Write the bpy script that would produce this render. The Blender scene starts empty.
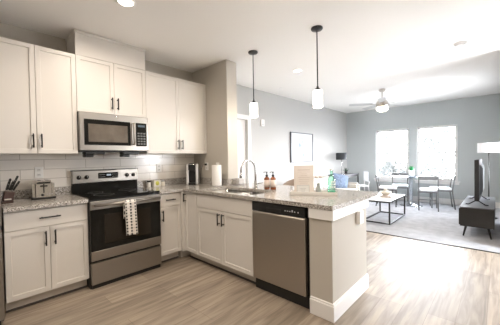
import bpy, bmesh, math, random
from mathutils import Vector, Matrix
R = math.radians
PI = math.pi
random.seed(4)
scene = bpy.context.scene
COL = scene.collection

# ------------------------------------------------------------------ camera
cam_d = bpy.data.cameras.new('camera')
cam = bpy.data.objects.new('camera', cam_d)
COL.objects.link(cam)
r2 = Vector((0.68222448, -0.73093418, -0.01746399))
u2 = Vector((0.0249282854, -0.000618209784, 0.999689051))
fw = Vector((0.73071769, 0.68244769, -0.01779918))
m = Matrix.Identity(4)
for i in range(3):
    m[i][0] = r2[i]; m[i][1] = u2[i]; m[i][2] = -fw[i]
m.translation = Vector((-2.550, -3.631, 1.296))
cam.matrix_world = m
cam_d.sensor_fit = 'HORIZONTAL'
cam_d.sensor_width = 36
cam_d.lens = 266.789 / 500 * 36
cam_d.clip_start = 0.05
cam_d.clip_end = 300
scene.camera = cam

# ------------------------------------------------------------------ world, exposure
SKY = 46.0
DOWN = 18.5
EXPO = 0.22
w = bpy.data.worlds.new('sky'); scene.world = w; w.use_nodes = True
nt = w.node_tree; nt.nodes.clear()
wo = nt.nodes.new('ShaderNodeOutputWorld'); bg = nt.nodes.new('ShaderNodeBackground')
tc = nt.nodes.new('ShaderNodeTexCoord'); sp = nt.nodes.new('ShaderNodeSeparateXYZ')
rp = nt.nodes.new('ShaderNodeValToRGB')
rp.color_ramp.elements[0].position = 0.0; rp.color_ramp.elements[0].color = (.94, .96, 1.0, 1)
rp.color_ramp.elements[1].position = 0.7; rp.color_ramp.elements[1].color = (.80, .88, 1.0, 1)
nt.links.new(tc.outputs['Generated'], sp.inputs[0]); nt.links.new(sp.outputs['Z'], rp.inputs[0])
nt.links.new(rp.outputs[0], bg.inputs[0]); nt.links.new(bg.outputs[0], wo.inputs[0])
bg.inputs[1].default_value = SKY
scene.view_settings.view_transform = 'Standard'
scene.view_settings.look = 'None'
scene.view_settings.gamma = 1
scene.view_settings.use_curve_mapping = False
scene.view_settings.exposure = EXPO
scene.cycles.use_denoising = True
scene.cycles.max_bounces = 8
scene.cycles.diffuse_bounces = 5
scene.cycles.sample_clamp_indirect = 6

# ------------------------------------------------------------------ helpers
def tag(o, label=None, cat=None, group=None, kind=None):
    if label: o['label'] = label
    if cat: o['category'] = cat
    if group: o['group'] = group
    if kind: o['kind'] = kind
    return o

def thing(name, label, cat, loc=(0, 0, 0), rz=0, group=None):
    o = bpy.data.objects.new(name, None)
    o.empty_display_size = .1
    COL.objects.link(o)
    o.location = loc; o.rotation_euler = (0, 0, rz)
    return tag(o, label, cat, group)

class MB:
    def __init__(s): s.bm = bmesh.new(); s.sm = []
    def _merge(s, b, M=None, smooth=False):
        if M is not None: bmesh.ops.transform(b, matrix=M, verts=b.verts)
        if smooth:
            for f in b.faces: f.smooth = True
        me = bpy.data.meshes.new('t'); b.to_mesh(me); b.free()
        s.bm.from_mesh(me); bpy.data.meshes.remove(me)
        return s
    def box(s, x0, x1, y0, y1, z0, z1, bev=0, M=None, seg=1):
        b = bmesh.new(); bmesh.ops.create_cube(b, size=1)
        for v in b.verts:
            v.co = Vector((x0 + (v.co.x + .5) * (x1 - x0), y0 + (v.co.y + .5) * (y1 - y0), z0 + (v.co.z + .5) * (z1 - z0)))
        if bev: bmesh.ops.bevel(b, geom=b.edges[:], offset=bev, segments=seg, affect='EDGES', clamp_overlap=True)
        return s._merge(b, M, smooth=False)
    def cyl(s, p0, p1, r0, r1=None, n=20, smooth=True, cap=True):
        if r1 is None: r1 = r0
        p0 = Vector(p0); p1 = Vector(p1); d = p1 - p0
        b = bmesh.new()
        bmesh.ops.create_cone(b, cap_ends=cap, segments=n, radius1=r0, radius2=r1, depth=d.length)
        M = Matrix.Translation((p0 + p1) / 2) @ d.to_track_quat('Z', 'Y').to_matrix().to_4x4()
        bmesh.ops.transform(b, matrix=M, verts=b.verts)
        for f in b.faces: f.smooth = smooth and len(f.verts) == 4
        return s._merge(b)
    def lathe(s, prof, c=(0, 0, 0), n=32, smooth=True, M=None):
        b = bmesh.new(); rings = []
        for (r, z) in prof:
            if r < 1e-5: rings.append([b.verts.new((0, 0, z))])
            else: rings.append([b.verts.new((r * math.cos(2 * PI * k / n), r * math.sin(2 * PI * k / n), z)) for k in range(n)])
        for a, c2 in zip(rings, rings[1:]):
            for k in range(n):
                k2 = (k + 1) % n
                if len(a) == 1 and len(c2) == 1: continue
                if len(a) == 1: b.faces.new((a[0], c2[k2], c2[k]))
                elif len(c2) == 1: b.faces.new((a[k], a[k2], c2[0]))
                else: b.faces.new((a[k], a[k2], c2[k2], c2[k]))
        bmesh.ops.recalc_face_normals(b, faces=b.faces)
        MM = Matrix.Translation(Vector(c)) @ (M if M is not None else Matrix.Identity(4))
        return s._merge(b, MM, smooth=smooth)
    def tube(s, pts, r, n=12, closed=False):
        pts = [Vector(p) for p in pts]; b = bmesh.new(); rings = []
        up = Vector((0, 0, 1)); N = len(pts)
        rr = r if isinstance(r, (list, tuple)) else [r] * N
        prev = None
        for i, p in enumerate(pts):
            if closed: t = pts[(i + 1) % N] - pts[i - 1]
            elif i == 0: t = pts[1] - p
            elif i == N - 1: t = p - pts[-2]
            else: t = pts[i + 1] - pts[i - 1]
            t.normalize()
            if prev is None:
                a = t.orthogonal().normalized()
            else:
                a = (prev - t * prev.dot(t)).normalized()
            prev = a; c2 = t.cross(a)
            rings.append([b.verts.new(p + (a * math.cos(2 * PI * k / n) + c2 * math.sin(2 * PI * k / n)) * rr[i]) for k in range(n)])
        pr = list(zip(rings, rings[1:])) + ([(rings[-1], rings[0])] if closed else [])
        for A, B in pr:
            for k in range(n): b.faces.new((A[k], A[(k + 1) % n], B[(k + 1) % n], B[k]))
        if not closed:
            b.faces.new(rings[0][::-1]); b.faces.new(rings[-1])
        bmesh.ops.recalc_face_normals(b, faces=b.faces)
        for f in b.faces: f.smooth = len(f.verts) == 4
        return s._merge(b)
    def soft(s, x0, x1, y0, y1, z0, z1, puff=.15, r=.3, M=None):
        """cushion: a subdivided box with rounded corners and a swelling middle"""
        b = bmesh.new(); bmesh.ops.create_cube(b, size=2)
        bmesh.ops.subdivide_edges(b, edges=b.edges[:], cuts=7, use_grid_fill=True)
        hx, hy, hz = (x1 - x0) / 2, (y1 - y0) / 2, (z1 - z0) / 2
        rad = r * min(hx, hy, hz)
        h = Vector((hx, hy, hz))
        for v in b.verts:
            u = v.co.copy()
            p = Vector((u.x * hx, u.y * hy, u.z * hz))
            inner = Vector([max(-(h[i] - rad), min(h[i] - rad, p[i])) for i in range(3)])
            d = p - inner
            if d.length > 1e-6: p = inner + d.normalized() * rad
            k = min((hx, 0), (hy, 1), (hz, 2))[1]
            o = [i for i in range(3) if i != k]
            p[k] *= 1 + puff * (1 - u[o[0]] ** 2) * (1 - u[o[1]] ** 2) * 1.0
            v.co = p + Vector(((x0 + x1) / 2, (y0 + y1) / 2, (z0 + z1) / 2))
        return s._merge(b, M, smooth=True)
    def build(s, name, mat, parent=None, loc=None):
        me = bpy.data.meshes.new(name); s.bm.to_mesh(me); s.bm.free()
        if isinstance(mat, (list, tuple)):
            for q in mat: me.materials.append(q)
        else: me.materials.append(mat)
        o = bpy.data.objects.new(name, me); COL.objects.link(o)
        if parent: o.parent = parent
        if loc: o.location = loc
        return o

def bx(name, mat, parent, *a, **k): return MB().box(*a, **k).build(name, mat, parent)

def struct(o): o['kind'] = 'structure'; return o

def clone(root, loc, rz=None, label=None, name=None):
    c = root.copy(); COL.objects.link(c); c.location = loc
    if rz is not None: c.rotation_euler = (0, 0, rz)
    if label: c['label'] = label
    for ch in list(root.children):
        d = ch.copy(); COL.objects.link(d); d.parent = c
        for g in list(ch.children):
            e = g.copy(); COL.objects.link(e); e.parent = d
    return c

# ------------------------------------------------------------------ materials
MT = {}
def mat(name, col, rough=.5, metal=0, spec=.5, emit=None, es=0, bump=0, bscale=60, var=0, vscale=4, sheen=0, alpha=1, trans=0, ior=1.45):
    if name in MT: return MT[name]
    M = bpy.data.materials.new(name); M.use_nodes = True; t = M.node_tree
    p = t.nodes['Principled BSDF']
    p.inputs['Base Color'].default_value = (*col, 1); p.inputs['Roughness'].default_value = rough
    p.inputs['Metallic'].default_value = metal; p.inputs['Specular IOR Level'].default_value = spec
    p.inputs['IOR'].default_value = ior
    if trans: p.inputs['Transmission Weight'].default_value = trans
    if emit: p.inputs['Emission Color'].default_value = (*emit, 1); p.inputs['Emission Strength'].default_value = es
    if sheen: p.inputs['Sheen Weight'].default_value = sheen
    if var or bump:
        c = t.nodes.new('ShaderNodeTexCoord')
        if var:
            n = t.nodes.new('ShaderNodeTexNoise'); n.inputs['Scale'].default_value = vscale; n.inputs['Detail'].default_value = 5
            t.links.new(c.outputs['Object'], n.inputs['Vector'])
            r = t.nodes.new('ShaderNodeValToRGB')
            r.color_ramp.elements[0].position = .3; r.color_ramp.elements[1].position = .7
            r.color_ramp.elements[0].color = (*[x * (1 - var) for x in col], 1)
            r.color_ramp.elements[1].color = (*[min(1, x * (1 + var)) for x in col], 1)
            t.links.new(n.outputs[0], r.inputs[0]); t.links.new(r.outputs[0], p.inputs['Base Color'])
        if bump:
            n = t.nodes.new('ShaderNodeTexNoise'); n.inputs['Scale'].default_value = bscale
            t.links.new(c.outputs['Object'], n.inputs['Vector'])
            b = t.nodes.new('ShaderNodeBump'); b.inputs['Strength'].default_value = bump; b.inputs['Distance'].default_value = .01
            t.links.new(n.outputs[0], b.inputs['Height']); t.links.new(b.outputs[0], p.inputs['Normal'])
    MT[name] = M
    return M

PAINT = mat("wall_paint", (.495, .49, .475), .75, bump=.05, bscale=180)
PAINT_LAMPLIT = mat('wall_paint_lamplit', (.51, .475, .42), .75, bump=.05, bscale=180)  # same wall paint, with the kitchen's warm lamplight put into its colour
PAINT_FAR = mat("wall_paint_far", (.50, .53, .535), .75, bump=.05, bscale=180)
CEIL = mat("ceiling_paint", (.86, .845, .82), .85, bump=.05, bscale=150)
TRIM = mat('white_trim', (.82, .81, .80), .4)
CAB = mat("cabinet_white", (.70, .67, .63), .38)
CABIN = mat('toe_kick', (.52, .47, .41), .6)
BLACK = mat('black_metal', (.012, .011, .010), .35)
BLACKP = mat('black_plastic', (.015, .015, .015), .4)
CHROME = mat('chrome', (.75, .75, .76), .12, metal=1)
WHITE = mat('white_plastic', (.82, .81, .79), .35)
GLASSBLK = mat('black_glass', (.008, .008, .007), .07, spec=.3)

def steel():
    M = mat('brushed_steel', (.34, .315, .285), .34, metal=1); t = M.node_tree; p = t.nodes['Principled BSDF']
    c = t.nodes.new('ShaderNodeTexCoord'); mp = t.nodes.new('ShaderNodeMapping'); mp.inputs['Scale'].default_value = (3, 3, 400)
    n = t.nodes.new('ShaderNodeTexNoise'); n.inputs['Scale'].default_value = 1
    t.links.new(c.outputs['Object'], mp.inputs[0]); t.links.new(mp.outputs[0], n.inputs['Vector'])
    mr = t.nodes.new('ShaderNodeMapRange'); mr.inputs['To Min'].default_value = .28; mr.inputs['To Max'].default_value = .42
    t.links.new(n.outputs[0], mr.inputs[0]); t.links.new(mr.outputs[0], p.inputs['Roughness'])
    return M
STEEL = steel()

def granite():
    M = bpy.data.materials.new('granite'); M.use_nodes = True; t = M.node_tree; p = t.nodes['Principled BSDF']
    c = t.nodes.new('ShaderNodeTexCoord')
    def ramp(els, interp='LINEAR'):
        r = t.nodes.new('ShaderNodeValToRGB'); r.color_ramp.interpolation = interp
        e = r.color_ramp.elements
        while len(e) < len(els): e.new(.5)
        for q, (pos, colr) in zip(e, els): q.position = pos; q.color = (*colr, 1)
        return r
    v = t.nodes.new('ShaderNodeTexVoronoi'); v.inputs['Scale'].default_value = 250
    sx = t.nodes.new('ShaderNodeSeparateColor')
    t.links.new(c.outputs['Object'], v.inputs['Vector']); t.links.new(v.outputs['Color'], sx.inputs[0])
    r1 = ramp([(0, (.035, .03, .027)), (.17, (.18, .15, .12)), (.32, (.42, .39, .36)), (.52, (.60, .57, .535)), (.76, (.78, .755, .72))], 'CONSTANT')
    t.links.new(sx.outputs[0], r1.inputs[0])
    n = t.nodes.new('ShaderNodeTexNoise'); n.inputs['Scale'].default_value = 70; n.inputs['Detail'].default_value = 6
    t.links.new(c.outputs['Object'], n.inputs['Vector'])
    r2_ = ramp([(.38, (.35, .31, .27)), (.56, (1, 1, 1))])
    t.links.new(n.outputs[0], r2_.inputs[0])
    mx = t.nodes.new('ShaderNodeMix'); mx.data_type = 'RGBA'; mx.blend_type = 'MULTIPLY'; mx.inputs[0].default_value = .45
    t.links.new(r1.outputs[0], mx.inputs[6]); t.links.new(r2_.outputs[0], mx.inputs[7])
    t.links.new(mx.outputs[2], p.inputs['Base Color'])
    p.inputs['Roughness'].default_value = .13
    p.inputs['Specular IOR Level'].default_value = .6
    return M
GRAN = granite()

def planks():
    M = bpy.data.materials.new('vinyl_planks'); M.use_nodes = True; t = M.node_tree; p = t.nodes['Principled BSDF']
    c = t.nodes.new('ShaderNodeTexCoord')
    b = t.nodes.new('ShaderNodeTexBrick'); b.offset = .37; b.offset_frequency = 3
    for k, v in (('Scale', 1), ('Mortar Size', .0015), ('Mortar Smooth', .3), ('Brick Width', 1.22), ('Row Height', .178), ('Bias', 0)): b.inputs[k].default_value = v
    b.inputs['Color1'].default_value = (.43, .36, .285, 1); b.inputs['Color2'].default_value = (.25, .205, .155, 1); b.inputs['Mortar'].default_value = (.16, .115, .08, 1)
    t.links.new(c.outputs['Object'], b.inputs['Vector'])
    mp = t.nodes.new('ShaderNodeMapping'); mp.inputs['Scale'].default_value = (1.3, 14, 1)
    t.links.new(c.outputs['Object'], mp.inputs[0])
    n = t.nodes.new('ShaderNodeTexNoise'); n.inputs['Scale'].default_value = 1.6; n.inputs['Detail'].default_value = 8; n.inputs['Distortion'].default_value = .6
    t.links.new(mp.outputs[0], n.inputs['Vector'])
    r = t.nodes.new('ShaderNodeValToRGB'); r.color_ramp.elements[0].position = .36; r.color_ramp.elements[1].position = .66
    r.color_ramp.elements[0].color = (.50, .46, .43, 1); r.color_ramp.elements[1].color = (1.12, 1.1, 1.08, 1)
    t.links.new(n.outputs[0], r.inputs[0])
    mx = t.nodes.new('ShaderNodeMix'); mx.data_type = 'RGBA'; mx.blend_type = 'MULTIPLY'; mx.inputs[0].default_value = .85
    t.links.new(b.outputs['Color'], mx.inputs[6]); t.links.new(r.outputs[0], mx.inputs[7])
    t.links.new(mx.outputs[2], p.inputs['Base Color'])
    p.inputs['Roughness'].default_value = .50
    p.inputs['IOR'].default_value = 1.6
    p.inputs['Specular IOR Level'].default_value = 1.0
    bp = t.nodes.new('ShaderNodeBump'); bp.inputs['Strength'].default_value = .12; bp.inputs['Distance'].default_value = .004
    t.links.new(n.outputs[0], bp.inputs['Height']); t.links.new(bp.outputs[0], p.inputs['Normal'])
    return M
PLANK = planks()

def tiles():
    M = bpy.data.materials.new('subway_tile'); M.use_nodes = True; t = M.node_tree; p = t.nodes['Principled BSDF']
    c = t.nodes.new('ShaderNodeTexCoord'); s = t.nodes.new('ShaderNodeSeparateXYZ'); cb = t.nodes.new('ShaderNodeCombineXYZ')
    t.links.new(c.outputs['Object'], s.inputs[0])
    ax = t.nodes.new('ShaderNodeMath'); ax.inputs[1].default_value = 2.158 + 8
    az = t.nodes.new('ShaderNodeMath'); az.inputs[1].default_value = -1.003 + 1.04 * 2
    t.links.new(s.outputs['X'], ax.inputs[0]); t.links.new(s.outputs['Z'], az.inputs[0])
    t.links.new(ax.outputs[0], cb.inputs['X']); t.links.new(az.outputs[0], cb.inputs['Y'])
    b = t.nodes.new('ShaderNodeTexBrick'); b.offset = .5
    for k, v in (('Scale', 1), ('Mortar Size', .0028), ('Mortar Smooth', .1), ('Brick Width', .4), ('Row Height', .104), ('Bias', 0)): b.inputs[k].default_value = v
    b.inputs['Color1'].default_value = (.82, .78, .73, 1); b.inputs['Color2'].default_value = (.76, .72, .67, 1); b.inputs['Mortar'].default_value = (.48, .44, .40, 1)
    t.links.new(cb.outputs[0], b.inputs['Vector']); t.links.new(b.outputs['Color'], p.inputs['Base Color'])
    p.inputs['Roughness'].default_value = .18
    bp = t.nodes.new('ShaderNodeBump'); bp.inputs['Strength'].default_value = .5; bp.inputs['Distance'].default_value = -.003
    t.links.new(b.outputs['Fac'], bp.inputs['Height']); t.links.new(bp.outputs[0], p.inputs['Normal'])
    return M
TILE = tiles()

CARPET = mat("carpet", (.45, .45, .465), .95, bump=.6, bscale=220, var=.14, vscale=7, spec=.1)

def glass(name, tint=(1, 1, 1), refl=.06):
    M = bpy.data.materials.new(name); M.use_nodes = True; t = M.node_tree; t.nodes.clear()
    o = t.nodes.new('ShaderNodeOutputMaterial'); mx = t.nodes.new('ShaderNodeMixShader')
    a = t.nodes.new('ShaderNodeBsdfTransparent'); a.inputs[0].default_value = (*tint, 1)
    g = t.nodes.new('ShaderNodeBsdfGlossy'); g.inputs['Roughness'].default_value = .03
    l = t.nodes.new('ShaderNodeLayerWeight'); l.inputs[0].default_value = .25
    mr = t.nodes.new('ShaderNodeMapRange'); mr.inputs['To Min'].default_value = refl; mr.inputs['To Max'].default_value = .8
    t.links.new(l.outputs['Fresnel'], mr.inputs[0]); t.links.new(mr.outputs[0], mx.inputs[0])
    t.links.new(a.outputs[0], mx.inputs[1]); t.links.new(g.outputs[0], mx.inputs[2]); t.links.new(mx.outputs[0], o.inputs[0])
    return M
GLASS = glass('window_glass')
CLEAR = glass('clear_glass', (.98, .97, .96), .05)
GREENG = glass('green_glass', (.62, .90, .78), .12)
def outdoors(name, col, var=.15): return mat(name, col, .9, var=var, vscale=3)

# ------------------------------------------------------------------ setting
HC = 2.69
XF = 5.98        # window wall
YR = -3.665      # right wall of the living room
XL = -3.45; YB = -5.3; XT = 2.14
bx('floor', PLANK, None, XL, XT, YB, 0, -.06, 0)
struct(bpy.data.objects['floor'])
struct(bx('floor_carpet', CARPET, None, XT, XF, YR, 0, -.06, .008))
struct(bx('trim_1', mat('transition_strip', (.05, .045, .04), .5), None, XT - .018, XT + .012, YR, 0, -.01, .0095, bev=.002))
struct(bx('ceiling', CEIL, None, XL - .1, XF + .1, YB - .1, .1, HC, HC + .12))

def wall(name, mt, x0, x1, y0, y1, holes=(), axis='x'):
    """wall box with rectangular openings; axis is the long direction. holes: (a0,a1,z0,z1)"""
    mb = MB(); a0, a1 = (x0, x1) if axis == 'x' else (y0, y1)
    def cell(p, q, z0, z1):
        if axis == 'x': mb.box(p, q, y0, y1, z0, z1)
        else: mb.box(x0, x1, p, q, z0, z1)
    cur = a0
    for (p, q, z0, z1) in sorted(holes):
        cell(cur, p, 0, HC)
        if z0 > 0: cell(p, q, 0, z0)
        cell(p, q, z1, HC); cur = q
    cell(cur, a1, 0, HC)
    return struct(mb.build(name, mt))
DX0, DX1, DZ = .36, 1.28, 2.045
wall('wall_back', PAINT_LAMPLIT, XL - .1, .1, 0, .14)
wall('wall_living', PAINT, .1, XF + .15, 0, .14, [(DX0, DX1, 0, DZ)])
WY = [(-1.785, -.885), (-2.865, -1.965)]; WZ0, WZ1 = .60, 2.055
wall('wall_far', PAINT_FAR, XF, XF + .15, YR - .1, 0, [(a, b, WZ0, WZ1) for a, b in WY], axis='y')
RW = (3.6, 4.7)
wall('wall_right', PAINT, XT + .25, XF, YR - .15, YR, [(RW[0], RW[1], .6, 2.055)])
wall('wall_side', PAINT, XT + .25, XT + .40, YB, YR - .15, axis='y')
PD = (1.5, 2.35)
wall('wall_front', PAINT, XL - .1, XT + .4, YB - .15, YB, [(PD[0], PD[1], .02, 2.1)])
wall('wall_left', PAINT, XL - .1, XL, YB, 0, axis='y')
struct(bx('wall_wing', PAINT_LAMPLIT, None, 0, .20, -.825, 0, 0, HC, bev=.006))
# peninsula knee wall and pier
mb = MB(); mb.box(0, .12, -2.48, -.825, 0, .876); mb.box(-.61, .12, -2.68, -2.48, 0, .876)
struct(mb.build('wall_peninsula', PAINT_LAMPLIT))

# baseboards
def baseboard(name, pts, h=.135, t=.016):
    mb = MB()
    for (a, b) in zip(pts, pts[1:]):
        x0, x1 = sorted((a[0], b[0])); y0, y1 = sorted((a[1], b[1]))
        if x0 == x1: mb.box(x0 - t / 2, x1 + t / 2, y0 - t / 2, y1 + t / 2, 0, h, bev=.004); mb.box(x0 - t * .35, x1 + t * .35, y0 - t * .35, y1 + t * .35, h, h + .012, bev=.002)
        else: mb.box(x0 - t / 2, x1 + t / 2, y0 - t / 2, y1 + t / 2, 0, h, bev=.004); mb.box(x0 - t * .35, x1 + t * .35, y0 - t * .35, y1 + t * .35, h, h + .012, bev=.002)
    return struct(mb.build(name, TRIM))
h = .008
mb = MB(); mb.box(-.626, .136, -2.696, -2.482, 0, .125, bev=.003); mb.box(-.621, .131, -2.691, -2.483, .12, .142, bev=.004)
mb.box(.10, .1355, -2.60, -.84, 0, .125, bev=.003); mb.box(.10, .1305, -2.60, -.84, .12, .142, bev=.004)
struct(mb.build('baseboard_peninsula', TRIM))
baseboard('baseboard_back', [(DX1 + .1, -h), (XF - .01, -h)])
baseboard('baseboard_far', [(XF - h, -.02), (XF - h, YR + .02)])
baseboard('baseboard_right', [(XT + .3, YR + h), (XF - .02, YR + h)])
# white apron board under the counter at the peninsula end, with its small bracket block
mb = MB(); mb.box(-.628, .138, -2.698, -2.482, .795, .875, bev=.002); mb.box(.10, .137, -2.60, -.84, .795, .8745, bev=.002)
struct(mb.build('trim_2', TRIM))
struct(bx('trim_3', TRIM, None, -.138, -.054, -2.72, -2.681, .678, .795, bev=.003))

# windows
def win(name, cx, cy, width, z0, z1, rz, proud=.035):
    """double hung window unit; local x along wall, -y into the room, y=0 is the wall face"""
    r = thing(name, None, None, (cx, cy, 0), rz); del_keys = [k for k in ('label', 'category') if k in r]
    for k in del_keys: del r[k]
    r['kind'] = 'structure'
    W = width / 2
    mb = MB()
    for s in (-1, 1):
        mb.box(min(s * W, s * (W - .03)), max(s * W, s * (W - .03)), .03, .12, z0, z1)
    mb.box(-W, W, .03, .12, z1 - .03, z1); mb.box(-W, W, .03, .12, z0, z0 + .03)
    mb.build('frame', TRIM, r)
    zm = (z0 + z1) / 2 + .02
    for (a, b, yy) in ((z0 + .03, zm + .02, .055), (zm - .02, z1 - .03, .08)):
        mb = MB(); e = .032; w2 = W - .03
        mb.box(-w2, -w2 + e, yy, yy + .025, a, b); mb.box(w2 - e, w2, yy, yy + .025, a, b)
        mb.box(-w2, w2, yy, yy + .025, a, a + e); mb.box(-w2, w2, yy, yy + .025, b - e, b)
        sh = mb.build('sash', TRIM, r)
        bx('pane', GLASS, sh, -w2 + e, w2 - e, yy + .01, yy + .014, a + e, b - e)
    MB().box(-W - .05, W + .05, -proud, .03, z0 - .022, z0, bev=.004).build('sill', TRIM, r)
    MB().box(-W - .03, W + .03, -.014, .0, z0 - .085, z0 - .022, bev=.003).build('apron', TRIM, r)
    # sampling portal for the daylight of this opening
    L = bpy.data.lights.new('daylight_portal', 'AREA'); L.shape = 'RECTANGLE'; L.size = width; L.size_y = z1 - z0
    L.cycles.is_portal = True
    lo = bpy.data.objects.new('daylight_portal', L); COL.objects.link(lo); lo.parent = r
    lo.location = (0, .14, (z0 + z1) / 2); lo.rotation_euler = (R(90), 0, PI)
    lo.rotation_euler = (R(-90), 0, 0)
    return r
for i, (a, b) in enumerate(WY):
    win('window_%d' % (i + 1), XF, (a + b) / 2, b - a, WZ0, WZ1, -PI / 2)
win('window_3', sum(RW) / 2, YR, RW[1] - RW[0], .6, 2.055, PI, .006)
win('window_4', sum(PD) / 2, YB, PD[1] - PD[0], .02, 2.1, PI)  # unseen opening behind the camera, added and sized for daylight on pier and floor

# hall door in the back wall, behind the wing wall
mb = MB(); c = .09
mb.box(DX0 - c, DX0, -.018, 0, 0, DZ + c, bev=.003); mb.box(DX1, DX1 + c, -.018, 0, 0, DZ + c, bev=.003)
mb.box(DX0, DX1, -.018, 0, DZ, DZ + c, bev=.003)
dr = thing('door_1', None, None, (0, 0, 0)); dr['kind'] = 'structure'
for k in ('label', 'category'):
    if k in dr: del dr[k]
mb.build('casing', TRIM, dr)
mb = MB(); b = bmesh.new()
mb.box(DX0, DX1, .06, .10, .005, DZ)
for (z0, z1) in ((.25, .95), (1.08, 1.90)):
    for (a, q) in ((DX0 + .12, (DX0 + DX1) / 2 - .06), ((DX0 + DX1) / 2 + .06, DX1 - .12)):
        mb.box(a, q, .052, .06, z0, z1, bev=.006)
mb.build('door_panel', TRIM, dr)
MB().lathe([(0, 0), (.026, 0), (.026, .008), (.012, .012), (.012, .035), (.026, .045), (.028, .06), (0, .07)], (DX0 + .07, .06, .95), M=Matrix.Rotation(R(90), 4, 'X')).build('door_handle', CHROME, dr)

# backsplash tile, one wall surface
struct(bx('wall_backsplash', TILE, None, -2.37, 0, -.009, 0, 1.0, 1.42))

# ------------------------------------------------------------------ cabinets
def shaker_bm(mb, x0, x1, z0, z1, y=0, t=.02, fr=.057, rec=.009):
    b = bmesh.new(); bmesh.ops.create_cube(b, size=1)
    for v in b.verts:
        v.co = Vector((x0 + (v.co.x + .5) * (x1 - x0), y - t + (v.co.y + .5) * t, z0 + (v.co.z + .5) * (z1 - z0)))
    f = min(b.faces, key=lambda f: f.calc_center_median().y)
    bmesh.ops.inset_individual(b, faces=[f], thickness=fr)
    bmesh.ops.inset_individual(b, faces=[f], thickness=.003, depth=-rec)
    mb._merge(b)
    return mb
def pull(parent, x, z, y, L, vert=True):
    """black bar pull standing off the front"""
    mb = MB(); s = .032
    if vert:
        mb.box(x - .006, x + .006, y - s - .010, y - s + .002, z - L / 2, z + L / 2, bev=.002)
        for k in (-1, 1): mb.box(x - .005, x + .005, y - s, y, z + k * L * .36 - .005, z + k * L * .36 + .005)
    else:
        mb.box(x - L / 2, x + L / 2, y - s - .010, y - s + .002, z - .006, z + .006, bev=.002)
        for k in (-1, 1): mb.box(x + k * L * .36 - .005, x + k * L * .36 + .005, y - s, y, z - .005, z + .005)
    return mb.build('handle', BLACK, parent)
def door(root, x0, x1, z0, z1, y, hx=None, hz=None, L=.135, flat=False, name='door', horiz=False):
    mb = MB()
    if flat: mb.box(x0, x1, y - .02, y, z0, z1, bev=.002)
    else: shaker_bm(mb, x0, x1, z0, z1, y)
    d = mb.build(name, CAB, root)
    if hx is not None: pull(d, hx, hz, y - .02, L, not horiz)
    return d

HT = 2.427; Z0 = 1.372
XM0, XM1 = -1.718, -.955
def upper(name, label, x0, x1, z0, z1, depth=.33):
    t = thing(name, label, 'wall cabinet', (x0, 0, 0), 0, None)
    wd = x1 - x0; g = .002
    bx('body', CAB, t, .001, wd - .001, -depth, -.010, z0, z1)
    hz = z0 + .125
    door(t, g, wd / 2 - g, z0 + .003, z1 - .003, -depth, wd / 2 - .032, hz)
    door(t, wd / 2 + g, wd - g, z0 + .003, z1 - .003, -depth, wd / 2 + .032, hz)
    return t
upper('wall_cabinet', 'white two-door wall cabinet on the far left, above the toaster', -2.405, XM0, Z0, HT)
t = upper('wall_cabinet', 'short white two-door wall cabinet directly above the microwave, boxed up to the ceiling', XM0, XM1, 1.822, HT)
bx('riser_panel', CAB, t, .0, XM1 - XM0, -.352, -.01, HT, HC - .032)
bx('crown_trim', CAB, t, -.012, XM1 - XM0 + .012, -.366, -.01, HC - .032, HC - .001, bev=.006)
upper('wall_cabinet', 'white two-door wall cabinet right of the microwave, against the wing wall', XM1, 0, Z0, HT)

BD = .59   # carcass depth, door fronts at .61
def base(name, label, loc, rz, wd, fronts, toe=True):
    t = thing(name, label, 'base cabinet', loc, rz)
    if 'sink' in label:
        mb = MB(); mb.box(.001, .018, -BD, -.002, .10, .874); mb.box(wd - .018, wd - .001, -BD, -.002, .10, .874)
        mb.box(.018, wd - .018, -BD, -.002, .10, .118); mb.box(.018, wd - .018, -.014, -.002, .118, .874); mb.box(.018, wd - .018, -BD, -BD + .018, .118, .874)
        mb.build('body', CAB, t)
    else: bx('body', CAB, t, .001, wd - .001, -BD, -.002, .10, .874)
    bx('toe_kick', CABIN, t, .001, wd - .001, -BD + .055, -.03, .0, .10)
    bx('toe_shadow', mat('toe_shadow', (.06, .05, .045), .6), t, .001, wd - .001, -BD + .045, -BD + .055, 0, .018)  # dark strip stands in for the thin shadow along the floor
    g = .002; y = -BD
    for f in fronts:
        k, x0, x1, z0, z1, hx, hz, L = f
        if k == 'door': door(t, x0 + g, x1 - g, z0 + g, z1 - g, y, hx, hz, L)
        elif k == 'drawer': door(t, x0 + g, x1 - g, z0 + g, z1 - g, y, hx, hz, L, flat=True, name='drawer', horiz=True)
        elif k == 'panel': door(t, x0 + g, x1 - g, z0 + g, z1 - g, y, None, None, L, flat=True, name='false_front')
    return t
ZD0, ZD1, ZS = .108, .868, .705
W1 = .623
base('base_cabinet', 'white base cabinet with one wide drawer over two doors, left of the range', (XM0 - W1 + .002, 0, 0), 0, W1 - .004,
     [('drawer', 0, W1, ZS, ZD1, W1 * .50, .79, .16), ('door', 0, W1 / 2, ZD0, ZS, W1 / 2 - .035, .60, .135), ('door', W1 / 2, W1, ZD0, ZS, W1 / 2 + .035, .60, .135)])
W2 = -.652 - (XM1 + .002)
base('base_cabinet', 'narrow white base cabinet with a small drawer and one door, right of the range', (XM1 + .002, 0, 0), 0, W2,
     [('drawer', 0, W2 , ZS, ZD1, W2 * .5, .79, .13), ('door', 0, W2, ZD0, ZS, .042, .60, .135)])
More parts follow.
